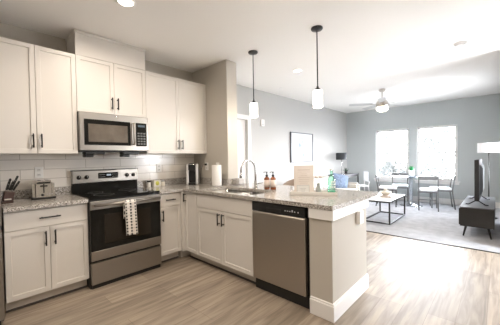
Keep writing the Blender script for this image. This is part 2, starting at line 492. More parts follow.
# blind corner block (closed, mostly hidden)
t = thing('corner_cabinet', 'plain white filler at the inside corner of the base cabinets', 'base cabinet', (-.65, 0, 0))
bx('body', CAB, t, 0, .648, -.645, -.002, .10, .874)
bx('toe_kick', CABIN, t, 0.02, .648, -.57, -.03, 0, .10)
PX = 0.0
def pen(y): return (PX - .002, y, 0)
base('base_cabinet', 'slim white base cabinet with one tall door, beside the inside corner', (-.002, -.648, 0), -PI / 2, .262,
     [('door', .0, .262, ZD0, ZD1, .03, .80, .11)])
base('base_cabinet', 'white sink base cabinet with a plain false drawer front over two doors', (-.002, -.912, 0), -PI / 2, .928,
     [('panel', 0, .928, ZS, ZD1, None, None, 0), ('door', 0, .464, ZD0, ZS, .464 - .035, .615, .135), ('door', .464, .928, ZD0, ZS, .464 + .035, .615, .135)])

# ------------------------------------------------------------------ countertops
def slab(xc, yc, keep, z0, z1, bev=.003):
    b = bmesh.new(); V = {}
    def v(i, j):
        if (i, j) not in V: V[(i, j)] = b.verts.new((xc[i], yc[j], z0))
        return V[(i, j)]
    for i in range(len(xc) - 1):
        for j in range(len(yc) - 1):
            if keep((xc[i] + xc[i + 1]) / 2, (yc[j] + yc[j + 1]) / 2):
                b.faces.new((v(i, j), v(i + 1, j), v(i + 1, j + 1), v(i, j + 1)))
    bmesh.ops.recalc_face_normals(b, faces=b.faces)
    ex = bmesh.ops.extrude_face_region(b, geom=b.faces[:])
    bmesh.ops.translate(b, verts=[e for e in ex['geom'] if isinstance(e, bmesh.types.BMVert)], vec=(0, 0, z1 - z0))
    bmesh.ops.recalc_face_normals(b, faces=b.faces)
    b.normal_update()
    es = [e for e in b.edges if len(e.link_faces) == 2 and e.calc_face_angle(0) > 1]
    bmesh.ops.bevel(b, geom=es, offset=bev, segments=2, affect='EDGES')
    mb = MB(); mb._merge(b); return mb
CZ0, CZ1 = .876, .914
SX0, SX1, SY0, SY1 = -.54, -.13, -1.78, -.93
def keep(x, y):
    if x > 0 and y > -.825: return False
    if x < -.635 and y < -.648: return False
    if SX0 < x < SX1 and SY0 < y < SY1: return False
    return True
ct = thing('countertop', 'L-shaped speckled granite countertop running from the range round onto the peninsula', 'countertop')
slab([XM1, -.635, SX0, SX1, 0.0, .42], [-2.70, SY0, SY1, -.825, -.648, -.001], keep, CZ0, CZ1).build('worktop', GRAN, ct)
mb = MB(); mb.box(XM1, -.001, -.02, -.001, CZ1, 1.003, bev=.002); mb.box(-.02, -.001, -.825, -.02, CZ1, 1.003, bev=.002)
mb.box(-.02, .20, -.845, -.826, CZ1, 1.003, bev=.002)
mb.build('upstand', GRAN, ct)
ct = thing('countertop', 'short speckled granite countertop with the toaster, left of the range', 'countertop')
MB().box(-2.342, XM0, -.648, -.001, CZ0, CZ1, bev=.003).build('worktop', GRAN, ct)
MB().box(-2.342, XM0, -.02, -.001, CZ1, 1.003, bev=.002).build('upstand', GRAN, ct)

# sink
sk = thing('kitchen_sink', 'double-bowl stainless steel sink set into the granite peninsula', 'sink', (0, 0, 0))
def bowl(y0, y1):
    b = bmesh.new(); bmesh.ops.create_cube(b, size=1)
    x0, x1, z0, z1 = SX0 - .005, SX1 + .005, .70, .874
    for v in b.verts: v.co = Vector((x0 + (v.co.x + .5) * (x1 - x0), y0 + (v.co.y + .5) * (y1 - y0), z0 + (v.co.z + .5) * (z1 - z0)))
    f = max(b.faces, key=lambda f: f.calc_center_median().z); bmesh.ops.delete(b, geom=[f], context='FACES')
    b.normal_update()
    bmesh.ops.bevel(b, geom=[e for e in b.edges if len(e.link_faces) == 2], offset=.03, segments=4, affect='EDGES')
    bmesh.ops.reverse_faces(b, faces=b.faces)
    bmesh.ops.solidify(b, geom=b.faces[:], thickness=-.002)
    mb = MB(); mb._merge(b, smooth=True)
    o = mb.build('basin', mat('sink_steel', (.55, .54, .52), .25, metal=1), sk)
    MB().lathe([(0, .001), (.035, .001), (.042, .004), (.045, .001)], ((x0 + x1) / 2, (y0 + y1) / 2, z0 + .002)).build('drain', CHROME, o)
bowl(-1.36, SY1 + .005); bowl(SY0 - .005, -1.385)
MB().box(SX0, SX1, -1.385, -1.36, .80, .872, bev=.003).build('divider', mat('sink_steel', (.5, .5, .5)), sk)

# faucet
fc = thing('kitchen_faucet', 'chrome gooseneck pull-down faucet behind the sink', 'faucet', (-.075, -1.41, CZ1), R(-6))
MB().lathe([(0, 0), (.028, 0), (.028, .006), (.021, .012), (.019, .09), (.014, .10)], n=24).build('base', mat('brushed_nickel', (.42, .41, .40), .22, metal=1), fc)
pts = [(0, 0, .09), (0, 0, .18), (0, 0, .235)]
for k in range(1, 13):
    a = PI * k / 12 * .97; pts.append((-.115 + .115 * math.cos(a), 0, .235 + .115 * math.sin(a)))
e = pts[-1]; pts.append((e[0] - .003, 0, e[2] - .03))
NKL = mat('brushed_nickel', (.42, .41, .40), .22, metal=1)
MB().tube(pts, .0125, n=14).build('spout', NKL, fc)
e = pts[-1]
MB().cyl((e[0], 0, e[2]), (e[0] - .006, 0, e[2] - .075), .014, .018).build('spray_head', mat('nickel', (.5, .5, .5), .25, metal=1), fc)
mb = MB(); mb.cyl((0, -.015, .055), (0, -.04, .058), .012); mb.cyl((0, -.035, .058), (.01, -.12, .075), .007, .0055)
mb.build('lever', NKL, fc)

# ------------------------------------------------------------------ range
rg = thing('electric_range', 'stainless steel electric range with black glass cooktop', 'stove', (XM0 + .003, 0, 0))
W = XM1 - XM0 - .006
bx('body', BLACK, rg, 0, W, -.63, -.012, .0, .90)
bx('base_strip', BLACKP, rg, .01, W - .01, -.645, -.63, .0, .045)
MB().box(-.001, W + .001, -.66, -.04, .90, .922, bev=.006, seg=2).build('cooktop', GLASSBLK, rg)
for (cx_, cy_, r_) in ((.2, -.47, .1), (.56, -.47, .085), (.2, -.2, .08), (.56, -.2, .1)):
    MB().lathe([(r_, .9222), (r_, .9228), (r_ - .003, .9228), (r_ - .003, .9222)], (cx_, cy_, 0), n=40).build('burner_ring', mat('burner_grey', (.12, .12, .12), .4), rg)
# backguard: black glass riser below, steel control panel above
bx('riser', GLASSBLK, rg, .002, W - .002, -.055, -.012, .92, 1.03)
cp = MB().box(0, W, -.075, -.012, 1.03, 1.178, bev=.006).build('control_panel', STEEL, rg)
bx('rim', BLACK, cp, -.003, W + .003, -.07, -.013, 1.172, 1.184, bev=.002)
dp = bx('display', GLASSBLK, cp, .27, .50, -.079, -.074, 1.075, 1.145, bev=.002)
bx('clock_window', mat('clock_window', (.3, .35, .4), .3, emit=(.7, .85, 1), es=.25), cp, .365, .415, -.0805, -.0785, 1.105, 1.125)
bt = mat('key_grey', (.35, .35, .35), .5)
for i in range(5):
    for j in range(2):
        for s in (0, 1):
            xx = (.285 if s == 0 else .43) + i * .0135
            MB().box(xx, xx + .006, -.0803, -.0785, 1.09 + j * .028, 1.096 + j * .028).build('touch_key', bt, cp)
for x in (.065, .145, W - .145, W - .065):
    k = MB().lathe([(0, 0), (.023, 0), (.024, .004), (.019, .010), (.018, .026), (0, .028)], (x, -.075, 1.10), M=Matrix.Rotation(R(90), 4, 'X'), n=24).build('knob', BLACK, rg)
    bx('pointer', WHITE, k, x - .0015, x + .0015, -.104, -.1025, 1.10, 1.117)
# oven door
od = MB().box(.004, W - .004, -.672, -.63, .285, .885, bev=.005).build('oven_door', GLASSBLK, rg)
bx('top_band', STEEL, od, .004, W - .004, -.676, -.664, .80, .885, bev=.003)
bx('bottom_band', STEEL, od, .004, W - .004, -.676, -.664, .285, .382, bev=.003)
bx('window', mat('oven_window', (.018, .014, .010), .06, spec=.35), od, .13, W - .13, -.675, -.671, .44, .74, bev=.002)
mb = MB(); mb.tube([(.03, -.72, .845), (W - .03, -.72, .845)], .013, n=16)
for x in (.045, W - .045): mb.cyl((x, -.672, .845), (x, -.72, .845), .009)
mb.build('handle', STEEL, od)
MB().box(.004, W - .004, -.668, -.63, .045, .262, bev=.004).build('drawer', STEEL, rg)

# towel hanging over the oven handle
def towel():
    M = bpy.data.materials.new('towel_cloth'); M.use_nodes = True; t = M.node_tree; p = t.nodes['Principled BSDF']
    p.inputs['Roughness'].default_value = .95; p.inputs['Specular IOR Level'].default_value = .1
    c = t.nodes.new('ShaderNodeUVMap'); c.uv_map = 'UVMap'
    s = t.nodes.new('ShaderNodeSeparateXYZ'); t.links.new(c.outputs[0], s.inputs[0])
    def mth(op, a, b=None):
        n = t.nodes.new('ShaderNodeMath'); n.operation = op
        for i, q in enumerate((a, b)):
            if q is None: continue
            if isinstance(q, (int, float)): n.inputs[i].default_value = q
            else: t.links.new(q, n.inputs[i])
        return n.outputs[0]
    U, V = s.outputs['X'], s.outputs['Y']
    # dashed columns
    fu = mth('FRACT', mth('ADD', mth('MULTIPLY', mth('SUBTRACT', U, .5), 2.4), 1.5)); col = mth('LESS_THAN', mth('ABSOLUTE', mth('SUBTRACT', fu, .5)), .2)
    edge = mth('LESS_THAN', mth('ABSOLUTE', mth('SUBTRACT', U, .5)), .46)
    dv = mth('LESS_THAN', mth('FRACT', mth('MULTIPLY', V, 11)), .6)
    a = mth('MULTIPLY', mth('MULTIPLY', col, dv), edge)
    # thin cross lines
    l1 = mth('LESS_THAN', mth('FRACT', mth('MULTIPLY', V, 5)), .07)
    f = mth('MAXIMUM', a, mth('MULTIPLY', l1, .35))
    mx = t.nodes.new('ShaderNodeMix'); mx.data_type = 'RGBA'
    mx.inputs[6].default_value = (.76, .72, .67, 1); mx.inputs[7].default_value = (.03, .03, .03, 1)
    t.links.new(f, mx.inputs[0]); t.links.new(mx.outputs[2], p.inputs['Base Color'])
    return M
def make_towel(x0, x1, z_top, lf, lb):
    b = bmesh.new(); uv = b.loops.layers.uv.new('UVMap')
    path = []
    yc, rr = -.72, .017
    n = 26
    for i in range(n + 1): path.append((yc - rr - .002, z_top - lf + lf * i / n))
    for k in range(1, 8):
        a = PI - PI * k / 8; path.append((yc + rr * math.cos(a), z_top + rr * math.sin(a)))
    for i in range(8): path.append((yc + rr, z_top - lb * i / 7))
    nu = 14; g = []
    for j, (y, z) in enumerate(path):
        row = []
        for i in range(nu + 1):
            u = i / nu; dz = max(0, (z_top - z)) / lf
            row.append(b.verts.new((x0 + (x1 - x0) * u + .012 * dz * (1 if y < yc else 0), y - .006 * math.sin(u * 9) * dz * (1 if y < yc else .2), z - .01 * u * dz)))
        g.append(row)
    for j in range(len(path) - 1):
        for i in range(nu):
            f = b.faces.new((g[j][i], g[j][i + 1], g[j + 1][i + 1], g[j + 1][i])); f.smooth = True
            for l, (uu, vv) in zip(f.loops, ((i, j), (i + 1, j), (i + 1, j + 1), (i, j + 1))): l[uv].uv = (uu / nu, vv / n)
    me = bpy.data.meshes.new('tea_towel'); b.to_mesh(me); b.free(); me.materials.append(towel())
    o = bpy.data.objects.new('tea_towel', me); COL.objects.link(o)
    so = o.modifiers.new('s', 'SOLIDIFY'); so.thickness = .003; so.offset = 1
    return tag(o, 'white tea towel with black dashed stripes hanging over the oven door handle', 'towel')
make_towel(-1.405, -1.285, .848, .355, .18)

# ------------------------------------------------------------------ microwave
mw = thing('microwave_oven', 'stainless steel over-the-range microwave under the short cabinet', 'microwave', (XM0 + .002, 0, 0))
W = XM1 - XM0 - .004; mz0, mz1 = 1.405, 1.820
bx('body', mat('mw_side', (.10, .095, .09), .4), mw, 0, W, -.375, -.012, mz0, mz1)
bx('underside', BLACKP, mw, .01, W - .01, -.36, -.03, mz0 - .01, mz0)
fr = MB().box(0, W, -.40, -.375, mz0, mz1, bev=.005).build('front_frame', STEEL, mw)
bx('window_surround', GLASSBLK, mw, .045, .535, -.404, -.398, mz0 + .06, mz1 - .075, bev=.003)
bx('window', mat('mw_window', (.13, .11, .09), .12, spec=.4, var=.2, vscale=8), mw, .085, .50, -.4055, -.403, mz0 + .095, mz1 - .125, bev=.001)
mb = MB(); mb.tube([(.565, -.43, mz0 + .065), (.565, -.437, mz0 + .13), (.565, -.437, mz1 - .14), (.565, -.43, mz1 - .08)], .012)
for z in (mz0 + .075, mz1 - .09): mb.cyl((.565, -.40, z), (.565, -.433, z), .008)
mb.build('handle', STEEL, mw)
cp = bx('control_panel', GLASSBLK, mw, .60, .735, -.404, -.398, mz0 + .055, mz1 - .075, bev=.003)
bx('display', mat('mw_display', (.02, .025, .03), .2, emit=(.6, .8, 1), es=.08), cp, .625, .71, -.4055, -.4035, mz1 - .125, mz1 - .10)
for i in range(3):
    for j in range(5): MB().box(.618 + i * .036, .644 + i * .036, -.4052, -.4035, mz0 + .075 + j * .032, mz0 + .093 + j * .032).build('button', mat('mw_key', (.10, .10, .10), .5), cp)
MB().lathe([(0, 0), (.009, 0), (.008, .002), (0, .002)], (W / 2, -.4, mz1 - .035), M=Matrix.Rotation(R(90), 4, 'X')).build('badge', CHROME, mw)
# two fire-suppression cans hanging under the microwave
for x, lb in ((-1.655, 'black fire-suppression canister under the left side of the microwave'), (-1.26, 'black fire-suppression canister under the right side of the microwave')):
    t = thing('fire_suppressor', lb, 'fire suppressor', (x, -.27, 0))
    MB().box(0, .20, -.09, .02, 1.363, 1.395, bev=.006).build('housing', BLACKP, t)
    MB().box(-.0, .085, -.085, .015, 1.333, 1.364, bev=.006).build('nozzle', BLACKP, t)

# ------------------------------------------------------------------ dishwasher
dw = thing('dishwasher', 'stainless steel dishwasher with black control strip, in the peninsula', 'dishwasher', (-.002, -1.843, 0), -PI / 2)
W = .602
bx('body', BLACK, dw, .0, W + .028, -.575, -.02, .0, .868)
MB().box(.003, W - .001, -.622, -.575, .115, .775, bev=.006).build('door_panel', mat('dishwasher_steel', (.44, .405, .36), .36, metal=1), dw)
cp = MB().box(.003, W - .001, -.624, -.575, .780, .868, bev=.006).build('control_strip', mat('dw_strip', (.018, .018, .018), .25), dw)
bx('handle_pocket', mat('pocket', (.004, .004, .004), .5), cp, .19, .36, -.6255, -.622, .795, .828, bev=.001)
for i, x in enumerate((.40, .425, .45, .475, .50, .535)): MB().box(x, x + .010, -.6252, -.6235, .818, .826 + (.01 if i == 3 else 0)).build('button', mat('key_light', (.5, .5, .5), .5), cp)
bx('kick_plate', BLACKP, dw, .003, W, -.58, -.56, .0, .11)

# ------------------------------------------------------------------ fridge
fg = thing('refrigerator', 'stainless steel refrigerator at the left edge, beside the base cabinet', 'refrigerator', (-2.362, 0, 0))
bx('body', mat('fridge_side', (.10, .10, .10), .4), fg, -.90, 0, -.72, -.03, .02, 1.75)
MB().box(-.90, 0, -.80, -.725, .79, 1.76, bev=.008, seg=2).build('upper_door', STEEL, fg)
MB().box(-.90, 0, -.80, -.725, .06, .77, bev=.008, seg=2).build('freezer_drawer', STEEL, fg)
mb = MB(); mb.tube([(-.5, -.85, .9), (-.5, -.85, 1.5)], .012); mb.cyl((-.5, -.80, .95), (-.5, -.85, .95), .008); mb.cyl((-.5, -.80, 1.45), (-.5, -.85, 1.45), .008)
mb.build('handle', STEEL, fg)
bx('foot_grille', BLACKP, fg, -.88, -.02, -.76, -.70, 0, .06)

# ------------------------------------------------------------------ counter objects
ts = thing('toaster', 'two-slice chrome toaster on the left countertop', 'toaster', (-1.997, -.160, CZ1), R(-6))
MB().box(-.098, .098, -.125, .125, .0, .022, bev=.006).build('base', BLACKP, ts)
b = bmesh.new(); bmesh.ops.create_cube(b, size=1)
for v in b.verts: v.co = Vector((v.co.x * .18, v.co.y * .24, .02 + (v.co.z + .5) * .165))
bmesh.ops.bevel(b, geom=[e for e in b.edges if e.verts[0].co.z > .1 or e.verts[1].co.z > .1], offset=.028, segments=5, affect='EDGES')
mb = MB(); mb._merge(b, smooth=False)
tb = mb.build('body', mat('toaster_steel', (.68, .65, .60), .22, metal=1), ts)
for q in (-1, 1): MB().box(q * .032 - .013, q * .032 + .013, -.09, .09, .178, .187).build('slot', BLACK, ts)
MB().box(-.055, .055, -.1205, -.1, .155, .172, bev=.006).build('top_trim', BLACKP, ts)
bx('lever_slot', BLACK, ts, -.005, .005, -.1225, -.119, .065, .155)
MB().box(-.03, .03, -.140, -.119, .128, .142, bev=.004).build('lever', BLACKP, ts)
MB().lathe([(0, 0), (.014, 0), (.012, .014), (0, .015)], (-.01, -.12, .045), M=Matrix.Rotation(R(90), 4, 'X')).build('dial', BLACKP, ts)
for x in (.025, .045, .065): mb = MB().cyl((x, -.119, .05), (x, -.124, .05), .006).build('button', CHROME, ts)

kb = thing('knife_block', 'dark wooden knife block on the left end of the counter', 'knife block', (-2.285, -.235, CZ1), R(0))
Mt = Matrix.Rotation(R(-14), 4, 'X')
MB().box(-.042, .042, -.07, .07, 0, .014, bev=.004).build('base', mat('dark_wood', (.055, .03, .025), .45), kb)
bk = MB().box(-.038, .038, -.055, .055, .014, .105, bev=.006, M=Matrix.Translation((0, -.00, .0)) @ Matrix.Rotation(R(10), 4, 'Y')).build('block', mat('dark_wood', (.055, .03, .025)), kb)
bx('name_plate', mat('plate', (.6, .55, .5), .4), kb, -.02, .028, -.0575, -.0545, .028, .040)
Mk = Matrix.Translation((-2.285, -.235, CZ1)) @ Matrix.Rotation(R(0), 4, 'Z') @ Matrix.Rotation(R(10), 4, 'Y')
kl = ['kitchen knife standing tallest in the dark knife block', 'kitchen knife leaning right in the knife block', 'short kitchen knife at the front of the knife block', 'kitchen knife at the back left of the knife block', 'kitchen knife at the left of the knife block']
for i, (x, y, L, tx) in enumerate(((.010, .02, .155, 22), (.022, -.005, .11, 30), (-.005, -.03, .10, 20), (-.015, .025, .12, 14), (-.024, -.02, .095, 16))):
    t = thing('kitchen_knife', kl[i], 'knife', Mk @ Vector((x, y, .107)), R(20), 'knives in the block')
    t.rotation_euler = (R(4), R(tx), 0)
    MB().box(-.009, .009, -.006, .006, .010, L, bev=.004, seg=2).build('grip', BLACKP, t)
    MB().box(-.010, .010, -.007, .007, -.002, .010, bev=.001).build('bolster', CHROME, t)
    MB().cyl((0, -.0062, L * .7), (0, -.0074, L * .7), .003).build('rivet', CHROME, t)

# single-serve coffee maker
cm = thing('coffee_maker', 'white and black single-serve coffee maker in the counter corner', 'coffee maker', (-.19, -.23, CZ1), R(-38))
silver = mat('silver_plastic', (.72, .71, .70), .3, metal=.2)
MB().box(-.085, -.052, -.13, .10, 0, .305, bev=.012, seg=3).build('side_panel', silver, cm)
MB().box(.052, .085, -.13, .10, 0, .305, bev=.012, seg=3).build('side_panel', silver, cm)
MB().box(-.052, .052, -.04, .12, 0, .30, bev=.006).build('water_tank', BLACKP, cm)
MB().box(-.052, .052, -.145, -.04, .20, .315, bev=.015, seg=3).build('brew_head', BLACKP, cm)
MB().box(-.052, .052, -.15, -.04, 0, .03, bev=.006).build('drip_tray', BLACKP, cm)
MB().tube([(-.04, -.15, .29), (-.03, -.165, .30), (.03, -.165, .30), (.04, -.15, .29)], .006).build('lid_handle', CHROME, cm)

def outlet(label, loc, rz, w=.075, h=.118, kind='outlet'):
    t = thing('wall_outlet' if kind == 'outlet' else 'light_switch', label, kind, loc, rz)
    MB().box(-w / 2, w / 2, -.007, 0, -h / 2, h / 2, bev=.003).build('cover_plate', WHITE, t)
    if kind == 'outlet':
        for s in (-1, 1):
            q = MB().box(-.016, .016, -.0095, -.006, s * .026 - .014, s * .026 + .014, bev=.002).build('socket', mat('socket', (.7, .69, .67), .4), t)
            mb = MB(); mb.box(-.008, -.005, -.0102, -.009, s * .026 - .004, s * .026 + .006); mb.box(.005, .008, -.0102, -.009, s * .026 - .004, s * .026 + .006)
            mb.build('slots', BLACK, q)
    else:
        MB().box(-.015, .015, -.012, -.006, -.03, .03, bev=.002).build('rocker', WHITE, t)
    return t
outlet('white wall outlet in the tile backsplash above the toaster', (-2.005, -.0095, 1.178), 0)
outlet('white wall outlet in the backsplash right of the range', (-.62, -.0095, 1.17), 0)
outlet('white wall outlet on the wing wall with the coffee maker plugged in', (-.0005, -.345, 1.175), -PI / 2)
outlet('white light switch on the wing wall behind the paper towel', (-.0005, -.60, 1.175), -PI / 2, kind='light switch')
pc = thing('power_cord', 'black power cord from the coffee maker up to the wing wall outlet', 'cord', (0, 0, 0))
MB().box(-.045, -.011, -.36, -.33, 1.19, 1.22, bev=.006).build('plug', BLACKP, pc)
MB().tube([(-.045, -.345, 1.205), (-.07, -.335, 1.20), (-.085, -.31, 1.14), (-.07, -.27, 1.04), (-.06, -.25, .96), (-.06, -.24, .922), (-.09, -.18, .92)], .0035, n=8).build('cable', BLACKP, pc)

pt = thing('paper_towel_holder', 'paper towel holder carrying a full white roll, beside the sink', 'paper towels', (-.185, -.79, CZ1))
MB().lathe([(0, 0), (.075, 0), (.078, .006), (.07, .010), (0, .011)]).build('base', CHROME, pt)
MB().cyl((0, 0, .01), (0, 0, .30), .006).build('rod', CHROME, pt)
MB().lathe([(.02, .013), (.064, .013), (.066, .017), (.066, .285), (.064, .289), (.02, .289)], n=40).build('roll', mat('paper', (.80, .78, .75), .95, bump=.3, bscale=90), pt)

# small lemon box and flat packet on the counter right of the range
lb = thing('tea_box', 'small pale box with a yellow-green motif on the counter, right of the range', 'box', (-.70, -.075, CZ1), R(6))
MB().box(-.055, .055, -.03, .03, 0, .085, bev=.002).build('carton', mat('pale_card', (.70, .68, .60), .6), lb)
MB().lathe([(0, 0), (.030, 0), (.030, .001), (0, .001)], (0.0, -.0303, .045), M=Matrix.Rotation(R(90), 4, 'X')).build('motif', mat('lemon', (.55, .55, .10), .6), lb)
t = thing('spice_jar', 'small white jar with dark lid beside the pale tea box', 'jar', (-.81, -.08, CZ1))
MB().lathe([(0, 0), (.026, 0), (.028, .004), (.028, .06), (.022, .068), (0, .068)]).build('jar', mat('jar_white', (.74, .72, .68), .3), t)
MB().lathe([(0, .068), (.024, .068), (.024, .085), (0, .086)]).build('lid', BLACKP, t)
t = thing('spice_jar', 'pale jar with grey lid on the right of the tea box', 'jar', (-.60, -.08, CZ1))
MB().lathe([(0, 0), (.026, 0), (.028, .004), (.028, .055), (.022, .062), (0, .062)]).build('jar', mat('jar_cream', (.70, .66, .58), .3), t)
MB().lathe([(0, .062), (.024, .062), (.024, .078), (0, .079)]).build('lid', mat('grey_lid', (.3, .3, .3), .4), t)

# soap bottles
AMBER = mat('amber_plastic', (.24, .075, .03), .15, spec=.6)
def soap():
    t = thing('soap_bottle', 'amber pump soap bottle with white label, the one nearer the faucet', 'soap bottle', (-.085, -1.60, CZ1), R(-50), 'amber pump bottles by the sink')
    MB().lathe([(0, 0), (.031, 0), (.034, .004), (.034, .125), (.028, .14), (.014, .148), (.013, .155), (0, .155)]).build('bottle', AMBER, t)
    mb = MB()
    mb.lathe([(.0346, .03), (.0348, .03), (.0348, .115), (.0346, .115)])
    mb.build('paper_label', mat('soap_label', (.72, .62, .55), .6), t)
    p = MB().lathe([(0, .155), (.016, .155), (.016, .175), (.006, .178), (.006, .20), (.011, .202), (.011, .212), (0, .213)]).build('pump', BLACK, t)
    MB().tube([(0, 0, .207), (-.02, 0, .209), (-.04, 0, .204)], .0045, n=8).build('nozzle', BLACK, p)
    return t
s0 = soap()
clone(s0, (-.048, -1.665, CZ1), R(-40), 'amber pump soap bottle with white label, the one nearer the white tray')

# white tray with sign card, small card, bottle
tray = thing('serving_tray', 'low white tray on the peninsula holding the cards and green bottle', 'tray', (-.155, -2.262, CZ1), R(-62))
mb = MB(); L2, D2 = .23, .075
mb.box(-L2, L2, -D2, D2, 0, .008)
for (a, b_, c_, d_) in ((-L2, L2, -D2, -D2 + .008), (-L2, L2, D2 - .008, D2), (-L2, -L2 + .008, -D2, D2), (L2 - .008, L2, -D2, D2)): mb.box(a, b_, c_, d_, .0, .034, bev=.001)
mb.build('tray_body', mat('tray_white', (.80, .78, .75), .4), tray)
def tray_pt(x, y): return (-.155 + x * math.cos(R(-62)) - y * math.sin(R(-62)), -2.262 + x * math.sin(R(-62)) + y * math.cos(R(-62)))
sx, sy = tray_pt(-.095, .03)
sg = thing('sign_card', 'upright cream card printed with rows of text, standing in the tray', 'sign', (sx, sy, CZ1 + .0085), R(-46))
MB().box(-.095, .095, -.008, .008, 0, .012, bev=.002).build('stand', mat('acrylic', (.75, .74, .72), .2), sg)
MB().box(-.102, .102, -.003, .003, .010, .285, bev=.001).build('card', mat('cream_card', (.82, .75, .70), .7), sg)
mb = MB(); random.seed(2)
for k in range(11):
    z = .235 - k * .019; hw = .03 + .035 * random.random()
    mb.box(-hw, hw, -.0038, -.0031, z, z + (.007 if k == 0 else .0035))
mb.build('text_rows', mat('text_tan', (.60, .52, .47), .8), sg)
sx, sy = tray_pt(-.10, -.035)
sg = thing('place_card', 'small white framed card in front of the cream sign', 'sign', (sx, sy, CZ1 + .0085), R(-50))
mb = MB()
for (a, b_, c_, d_) in ((-.062, .062, 0, .004), (-.062, .062, .086, .09), (-.062, -.058, 0, .09), (.058, .062, 0, .09)): mb.box(a, b_, -.004, .004, c_, d_)
mb.build('frame', mat('pale_grey', (.55, .54, .53), .5), sg)
bx('card', WHITE, sg, -.059, .059, -.002, .002, .003, .087)
mb = MB()
for k in range(3): mb.box(-.03 + .006 * k, .03 - .006 * k, -.0027, -.002, .055 - k * .014, .058 - k * .014)
mb.build('text_rows', mat('text_grey', (.45, .45, .45), .8), sg)
sx, sy = tray_pt(.05, .02)
bd = thing('bud_vase', 'small clear vase with pale flowers beside the green bottle', 'vase', (sx, sy, CZ1 + .0085))
MB().lathe([(0, 0), (.024, 0), (.027, .02), (.022, .06), (.017, .085), (.019, .10)]).build('vase', mat('grey_glass', (.35, .38, .37), .15), bd)
mb = MB()
for k in range(4): mb.tube([(0, 0, .07), (.012 * math.cos(k * 1.6), .012 * math.sin(k * 1.6), .12), (.03 * math.cos(k * 1.6), .03 * math.sin(k * 1.6), .16)], .0015, n=6)
mb.build('stems', mat('stem_green', (.18, .3, .14), .7), bd)
mb = MB()
for k in range(4):
    c_ = Vector((.03 * math.cos(k * 1.6), .03 * math.sin(k * 1.6), .165))
    mb.lathe([(0, -.012), (.011, -.008), (.016, .002), (.010, .012), (0, .014)], c_, n=12)
mb.build('blossoms', mat('petal', (.80, .72, .70), .8), bd)
sx, sy = tray_pt(.175, .02)
gb = thing('glass_bottle', 'clear green-tinted glass bottle with white print, on the right end of the tray', 'bottle', (sx, sy, CZ1 + .0085))
MB().lathe([(0, .003), (.034, 0), (.038, .006), (.038, .13), (.034, .152), (.018, .178), (.0145, .19), (.0145, .222), (.017, .224), (.017, .235), (0, .236)]).build('bottle', GREENG, gb)
MB().lathe([(0, .006), (.0335, .006), (.0335, .03), (0, .03)]).build('base_tint', mat('bottle_green', (.06, .50, .30), .3), gb)
mb = MB()
for k in range(5):
    for j in range(3):
        a = R(200 + k * 24 + j * 6); z = .06 + j * .026
        mb.box(-.005, .005, -.0005, .0005, -.009, .009, M=Matrix.Translation((.0388 * math.cos(a), .0388 * math.sin(a), z + .01)) @ Matrix.Rotation(a + PI / 2, 4, 'Z'))
mb.build('printed_marks', WHITE, gb)
MB().lathe([(0, .236), (.018, .236), (.018, .252), (0, .253)]).build('cap', WHITE, gb)

# glass dish rack/holder behind the sink at the wing wall end
ho = thing('sponge_holder', 'clear glass dish beside the wing wall end, behind the sink', 'dish', (.085, -.93, CZ1), 0)
MB().box(-.075, .075, -.055, .055, 0, .01, bev=.003).build('base', CLEAR, ho)
mb = MB()
for (a, b_, c_, d_) in ((-.075, .075, -.055, -.050), (-.075, .075, .050, .055), (-.075, -.07, -.05, .05), (.07, .075, -.05, .05)): mb.box(a, b_, c_, d_, .01, .09)
mb.build('sides', CLEAR, ho)

# ------------------------------------------------------------------ ceiling fittings
WARM = (1, .87, .73)
def area(parent, loc, size, power, color, name='lamp', spread=170, rot=(0, 0, 0)):
    L = bpy.data.lights.new(name, 'AREA'); L.shape = 'DISK'; L.size = size; L.energy = power; L.color = color; L.spread = R(spread)
    o = bpy.data.objects.new(name, L); COL.objects.link(o); o.parent = parent; o.location = loc; o.rotation_euler = rot
    return o
def downlight(x, y, label, power, color=WARM):
    t = thing('recessed_light', label, 'ceiling light', (x, y, HC), 0, 'recessed ceiling lights')
    MB().lathe([(.085, -.001), (.083, -.007), (.066, -.009), (.062, -.003), (.062, 0)], n=36).build('trim_ring', WHITE, t)
    MB().lathe([(0, -.0035), (.062, -.0035), (.062, -.001), (0, -.001)], n=36).build('lens', mat('lens_glow', (1, 1, 1), .5, emit=(1, .90, .76), es=9), t)
    area(t, (0, 0, -.012), .12, power, color)
    return t
downlight(-1.541, -1.224, 'recessed ceiling light over the range aisle, at the top edge left of centre', DOWN)
downlight(1.154, -1.255, 'recessed ceiling light between the two pendants', DOWN * .35)
for (x, y) in ((-2.3, -2.9), (-.9, -3.6), (.5, -4.2)):  # extra downlights out of view, added to brighten the kitchen side
    downlight(x, y, 'added recessed ceiling light, unseen behind the camera, brightening the kitchen', DOWN * (1.0 if x < 0 else .4))
t = thing('sprinkler', 'small white ceiling sprinkler cover beyond the recessed light', 'sprinkler', (1.84, -.42, HC))
MB().lathe([(0, -.010), (.03, -.010), (.042, -.006), (.044, 0)], n=28).build('cover', WHITE, t)
t = thing('smoke_detector', 'round white smoke detector on the ceiling at the upper right', 'smoke detector', (1.732, -3.273, HC))
MB().lathe([(0, -.040), (.030, -.040), (.046, -.036), (.056, -.022), (.065, -.018), (.066, 0)], n=36).build('housing', WHITE, t)
MB().lathe([(.047, -.0295), (.0535, -.0295), (.0535, -.024), (.047, -.024)], n=36).build('vent_ring', mat('vent_grey', (.5, .5, .5), .6), t)

